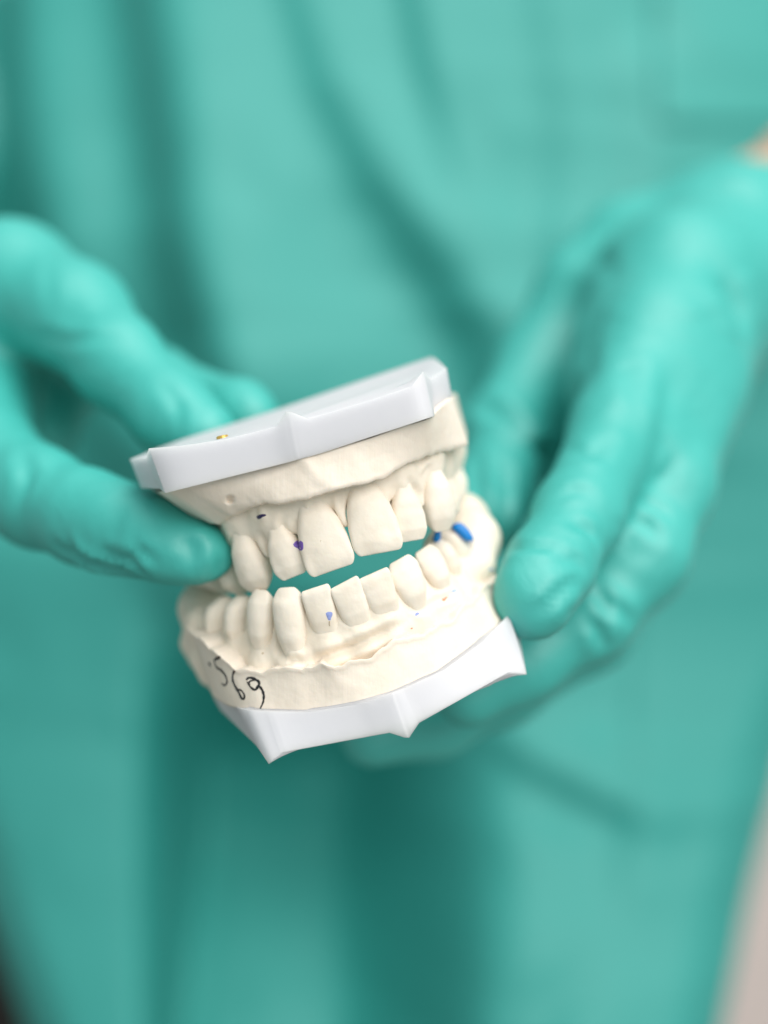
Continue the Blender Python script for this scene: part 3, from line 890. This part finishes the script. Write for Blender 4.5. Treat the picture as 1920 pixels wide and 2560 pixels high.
right_grooves = [
    ([(1462, 1452), (1502, 1485), (1528, 1545)], 1.5, 1.3),
    ([(1478, 1552), (1500, 1580), (1506, 1618)], 1.3, 1.3),
    ([(1530, 1500), (1560, 1530), (1575, 1560)], .9, 1.2),
    ([(1430, 1310), (1468, 1325), (1490, 1350)], 1.1, 1.5),
    ([(1272, 1372), (1330, 1366), (1390, 1374)], .7, 1.2),
    ([(1390, 1410), (1440, 1400), (1465, 1420)], .6, 1.3),
    ([(1340, 1540), (1390, 1490), (1450, 1440)], .7, 1.4),
    ([(1580, 1295), (1620, 1315), (1650, 1345)], 1.0, 1.3), ([(1600, 1255), (1640, 1268), (1670, 1290)], .7, 1.2),
    ([(1640, 1200), (1665, 1190), (1690, 1150)], .8, 1.3),
    ([(1400, 1240), (1440, 1225), (1480, 1235)], .5, 1.3), ([(1420, 1120), (1480, 1140), (1520, 1100)], .6, 1.8),
    ([(1560, 900), (1600, 1000), (1580, 1080)], .35, 2.5), ([(1690, 920), (1660, 1030), (1640, 1120)], .6, 2.6),
    ([(1470, 760), (1455, 860), (1440, 930)], .5, 2.2), ([(1500, 780), (1475, 880), (1480, 960)], .4, 2.2),
    ([(1800, 690), (1850, 770), (1870, 840)], 2.4, 4.0),
    ([(1430, 640), (1500, 650), (1560, 630)], .7, 2.6), ([(1470, 690), (1510, 660), (1540, 690)], .5, 2.4),
    ([(1200, 1010), (1290, 1060), (1370, 1160)], 2.4, 2.4),
    ([(1190, 1110), (1200, 1220), (1190, 1330)], 1.0, 1.6), ([(1250, 1130), (1262, 1240), (1255, 1330)], 1.2, 1.8),
    ([(1760, 470), (1840, 480), (1910, 520)], 1.2, 4.0),
]
fa = P(2030, 430, 240) - P(1860, 620, 160); fa = fa / np.linalg.norm(fa)
gl_r = hand('glove', right_chains, right_balls, right_grooves, cuff=(P(1905, 520, 182), fa))
gl_r['label'] = 'green glove on the hand at the right, two fingers under the lower plate'

# body inside the clothes: torso core and both forearms, one surface
g = SDF((-420, 60, -400), (420, 760, 280), 6.0)
g.chain([(0, 640, 240), (0, 640, -360)], [80, 85], 10, 20)
g.chain([P(-430, 800, 150), (-240, 290, 60), (-300, 420, 60), (-200, 520, 230), (0, 640, 220)], [20, 27, 34, 42, 60], 15, 25)
g.chain([P(1830, 640, 150), P(1935, 560, 192), P(2060, 485, 240), (275, 400, 180), (200, 520, 235), (0, 640, 220)], [17, 21, 25, 34, 42, 60], 15, 25)
V, Q = g.mesh(3)
mesh_obj('body', V, Q, SKIN, person)

# ------------------------------------------------------------------ gown front with its folds
GY = 350.0
def build_gown():
    us = np.arange(-260, 2190, 10.0); vs = np.arange(-160, 3420, 14.0)
    U, Vv = np.meshgrid(us, vs)
    M = np.zeros_like(U)
    def fold(pts, amp):
        nonlocal M
        pts = np.array(pts, float)
        best = np.zeros_like(U)
        for a, b in zip(pts[:-1], pts[1:]):
            ab = b[:2] - a[:2]
            t = np.clip(((U - a[0]) * ab[0] + (Vv - a[1]) * ab[1]) / (ab @ ab), 0, 1)
            w = a[2] + (b[2] - a[2]) * t; s = a[3] + (b[3] - a[3]) * t
            d2 = (U - a[0] - t * ab[0]) ** 2 + (Vv - a[1] - t * ab[1]) ** 2
            best = np.maximum(best, s * np.exp(-d2 / w ** 2))
        M += amp * best
    fold([(180, 980, 110, .8), (300, 1150, 130, .9), (420, 1300, 110, .8)], 1.0)  # slope put in to darken the cloth between thumb and index
    # u, v, half width, strength: lines where the cloth turns away to the left
    fold([(0, -160, 60, .8), (10, 300, 90, 1), (60, 560, 90, 1.2), (120, 760, 70, .8)], 1.0)
    fold([(330, -160, 75, .7), (400, 300, 85, .85), (430, 600, 85, 1.1), (480, 860, 85, 1.3), (560, 1020, 60, .8)], 1.0)
    fold([(690, -160, 35, .35), (800, 200, 50, .5), (930, 450, 65, .7), (1070, 650, 75, .95), (1190, 850, 75, 1.2), (1230, 1100, 60, .8)], .72)
    fold([(1000, -160, 30, .45), (1060, 150, 35, .5), (1130, 400, 30, .3), (1160, 560, 30, .1)], 1.0)
    fold([(1330, -160, 40, .2), (1400, 300, 45, .3), (1380, 700, 45, .5)], 1.0)
    fold([(1560, 100, 50, .15), (1570, 500, 50, .3)], 1.0)
    fold([(390, 1450, 50, .5), (400, 1800, 45, .6), (440, 2400, 60, .4), (450, 2740, 60, .3)], .9)
    fold([(620, 1550, 190, .5), (620, 1850, 210, .6), (700, 2200, 190, .4), (900, 2500, 120, .3)], .6)  # broad slope put in to darken the lower middle
    fold([(980, 1700, 70, .3), (960, 2000, 80, .4)], .7)
    fold([(1590, 1450, 22, .5), (1590, 1900, 22, .5), (1560, 2200, 30, .3)], .8)
    fold([(1240, 1850, 30, .4), (1420, 1960, 36, .6), (1590, 2040, 30, .5)], .8)
    fold([(1380, 2540, 50, .6), (1430, 2440, 40, .4), (1500, 2380, 40, .2)], .9)
    for w in range(60):                                    # small creases
        u0, v0 = rng.uniform(-200, 2100), rng.uniform(-100, 2700)
        an = rng.normal(1.45, .35); ln_ = rng.uniform(80, 260)
        fold([(u0, v0, 20, .1), (u0 + math.cos(an) * ln_ / 2, v0 + math.sin(an) * ln_ / 2, rng.uniform(16, 34), rng.uniform(.1, .3)), (u0 + math.cos(an) * ln_, v0 + math.sin(an) * ln_, 20, .05)], .7)
    px = (FOC + GY) / FOC / PPM
    S = np.clip(M, 0, 1.5)
    # light stretches drift back so that the cloth stays on the body
    k = 141
    ker = np.ones(k) / k
    pad = np.pad(S, ((0, 0), (k // 2, k // 2)), mode='edge')
    loc = np.apply_along_axis(lambda r: np.convolve(r, ker, 'valid'), 1, pad)
    H = np.cumsum((S - loc) * 10 * px * 1.65, axis=1)
    H -= H.mean(1, keepdims=True)
    for _ in range(2):
        H[1:-1] = (H[:-2] + 2 * H[1:-1] + H[2:]) / 4
    # below the hands the cloth is shaped to recede, so that it shades darker
    def ss(a, b, x):
        t = np.clip((x - a) / (b - a), 0, 1); return t * t * (3 - 2 * t)
    H -= 95 * ss(1430, 2050, Vv) * (1 - .8 * ss(2150, 2750, Vv)) * ss(300, 470, U) * (1 - ss(780, 1350, U))
    # both sides of it are tilted forward, shaped to catch more light
    global SWING
    SWING = 75 * ss(1500, 2740, Vv) * (1 - ss(330, 440, U) * (1 - ss(820, 1250, U)))
    H += SWING
    return us, vs, U, Vv, H
us, vs, U, Vv, H = build_gown()
def edge_l(v): return np.interp(v, [-200, 1500, 1950, 2150, 2560, 2740], [-520, -500, -190, -115, 45, 110])
def edge_r(v): return np.interp(v, [-200, 1300, 1700, 1900, 2200, 2560, 2740], [2320, 2280, 2060, 1980, 1900, 1815, 1780])
ny, nx = U.shape
Vg = np.zeros((ny, nx, 3))
for r in range(ny):
    v = vs[r]
    el, er = edge_l(v), edge_r(v)
    uu = us.copy()
    curl = np.zeros(nx)
    # beyond the body's outline the cloth turns back round the side
    t = np.clip((el + 150 - uu) / 150, 0, 4); curl += np.where(t > 0, 26 * np.minimum(t, 1) ** 2 + 60 * np.maximum(t - 1, 0), 0)
    un = np.where(uu < el, el + 12 * (1 - np.exp((uu - el) / 60)) , uu)
    t = np.clip((uu - er + 150) / 150, 0, 4); curl += np.where(t > 0, 26 * np.minimum(t, 1) ** 2 + 60 * np.maximum(t - 1, 0), 0)
    un = np.where(un > er, er - 12 * (1 - np.exp((er - uu) / 60)), un)
    arc = 0.000045 * (uu - 960) ** 2
    slope = np.interp(v, [0, 1300, 2560], [6, 0, 10])
    y = GY + arc * .8 + curl + slope - H[r]
    for c in range(nx):
        Vg[r, c] = P(un[c], v, GY) if False else np.array([(un[c] - 960) * (FOC + GY + min(arc[c] * .8 + curl[c], 110) - SWING[r, c]) / FOC / PPM, y[c], (1280 - v) * (FOC + GY) / FOC / PPM])
gown = mesh_obj('surgical_gown', Vg.reshape(-1, 3), grid_faces(ny, nx), GOWN, person)
so = gown.modifiers.new('cloth', 'SOLIDIFY'); so.thickness = 0.0006; so.offset = 1

# breast pocket: a stitched patch following the cloth
def gown_pt(u, v, lift):
    i = np.clip((u - us[0]) / 10.0, 0, nx - 2); j = np.clip((v - vs[0]) / 14.0, 0, ny - 2)
    i0, j0 = int(i), int(j); a, b = i - i0, j - j0
    p = (Vg[j0, i0] * (1 - a) + Vg[j0, i0 + 1] * a) * (1 - b) + (Vg[j0 + 1, i0] * (1 - a) + Vg[j0 + 1, i0 + 1] * a) * b
    return p + np.array([0, -lift, 0])
pv = []; n1, n2 = 30, 30
for r in range(n1):
    for c in range(n2):
        s, t = c / (n2 - 1), r / (n1 - 1)
        u = 1640 + 420 * s; v = -120 + (410 - 45 * s) * t
        edge = min(s, 1 - s, 1 - t) * 30
        pv.append(gown_pt(u, v, 0.6 + min(1, edge / 1.5) * 1.6))
pk = mesh_obj('pocket', pv, grid_faces(n1, n2), GOWN, gown)
# folded hem round the pocket
hv = []
path = [(1640, -120)] + [(1640, -120 + 410 * k / 12) for k in range(1, 13)] + [(1640 + 420 * k / 12, 290 - 45 * k / 12) for k in range(1, 13)]
path = resample(path, 60, 2)
for q in path:
    for k in range(6):
        an = k / 6 * 2 * math.pi
        p = gown_pt(q[0] + 8, q[1] - 6, 1.6)
        hv.append(p + np.array([math.cos(an) * 1.0, math.sin(an) * .9, math.cos(an) * .8]))
mesh_obj('hem', hv, grid_faces(60, 6, True), GOWN, pk)

# sleeves: loose short tubes round each forearm near the elbow
def sleeve(a, b, ra, rb, seed):
    a, b = np.array(a, float), np.array(b, float)
    d = (b - a) / np.linalg.norm(b - a); x = np.cross(d, [0, 0, 1]); x /= np.linalg.norm(x); y = np.cross(x, d)
    V = []
    for r in range(30):
        t = r / 29
        for k in range(48):
            an = k / 48 * 2 * math.pi
            rr = (ra + (rb - ra) * t) * (1 + .07 * math.sin(3 * an + 5 * t + seed) + .05 * math.sin(7 * an - 8 * t))
            V.append(a + (b - a) * t + rr * (math.cos(an) * x + math.sin(an) * y))
    o = mesh_obj('sleeve', V, grid_faces(30, 48, True), GOWN, gown)
    s_ = o.modifiers.new('cloth', 'SOLIDIFY'); s_.thickness = 0.0008
    return o
sleeve((190, 480, 260), (262, 385, 205), 66, 50, 0.3)
sleeve((-200, 480, 240), (-290, 405, 80), 66, 50, 1.3)
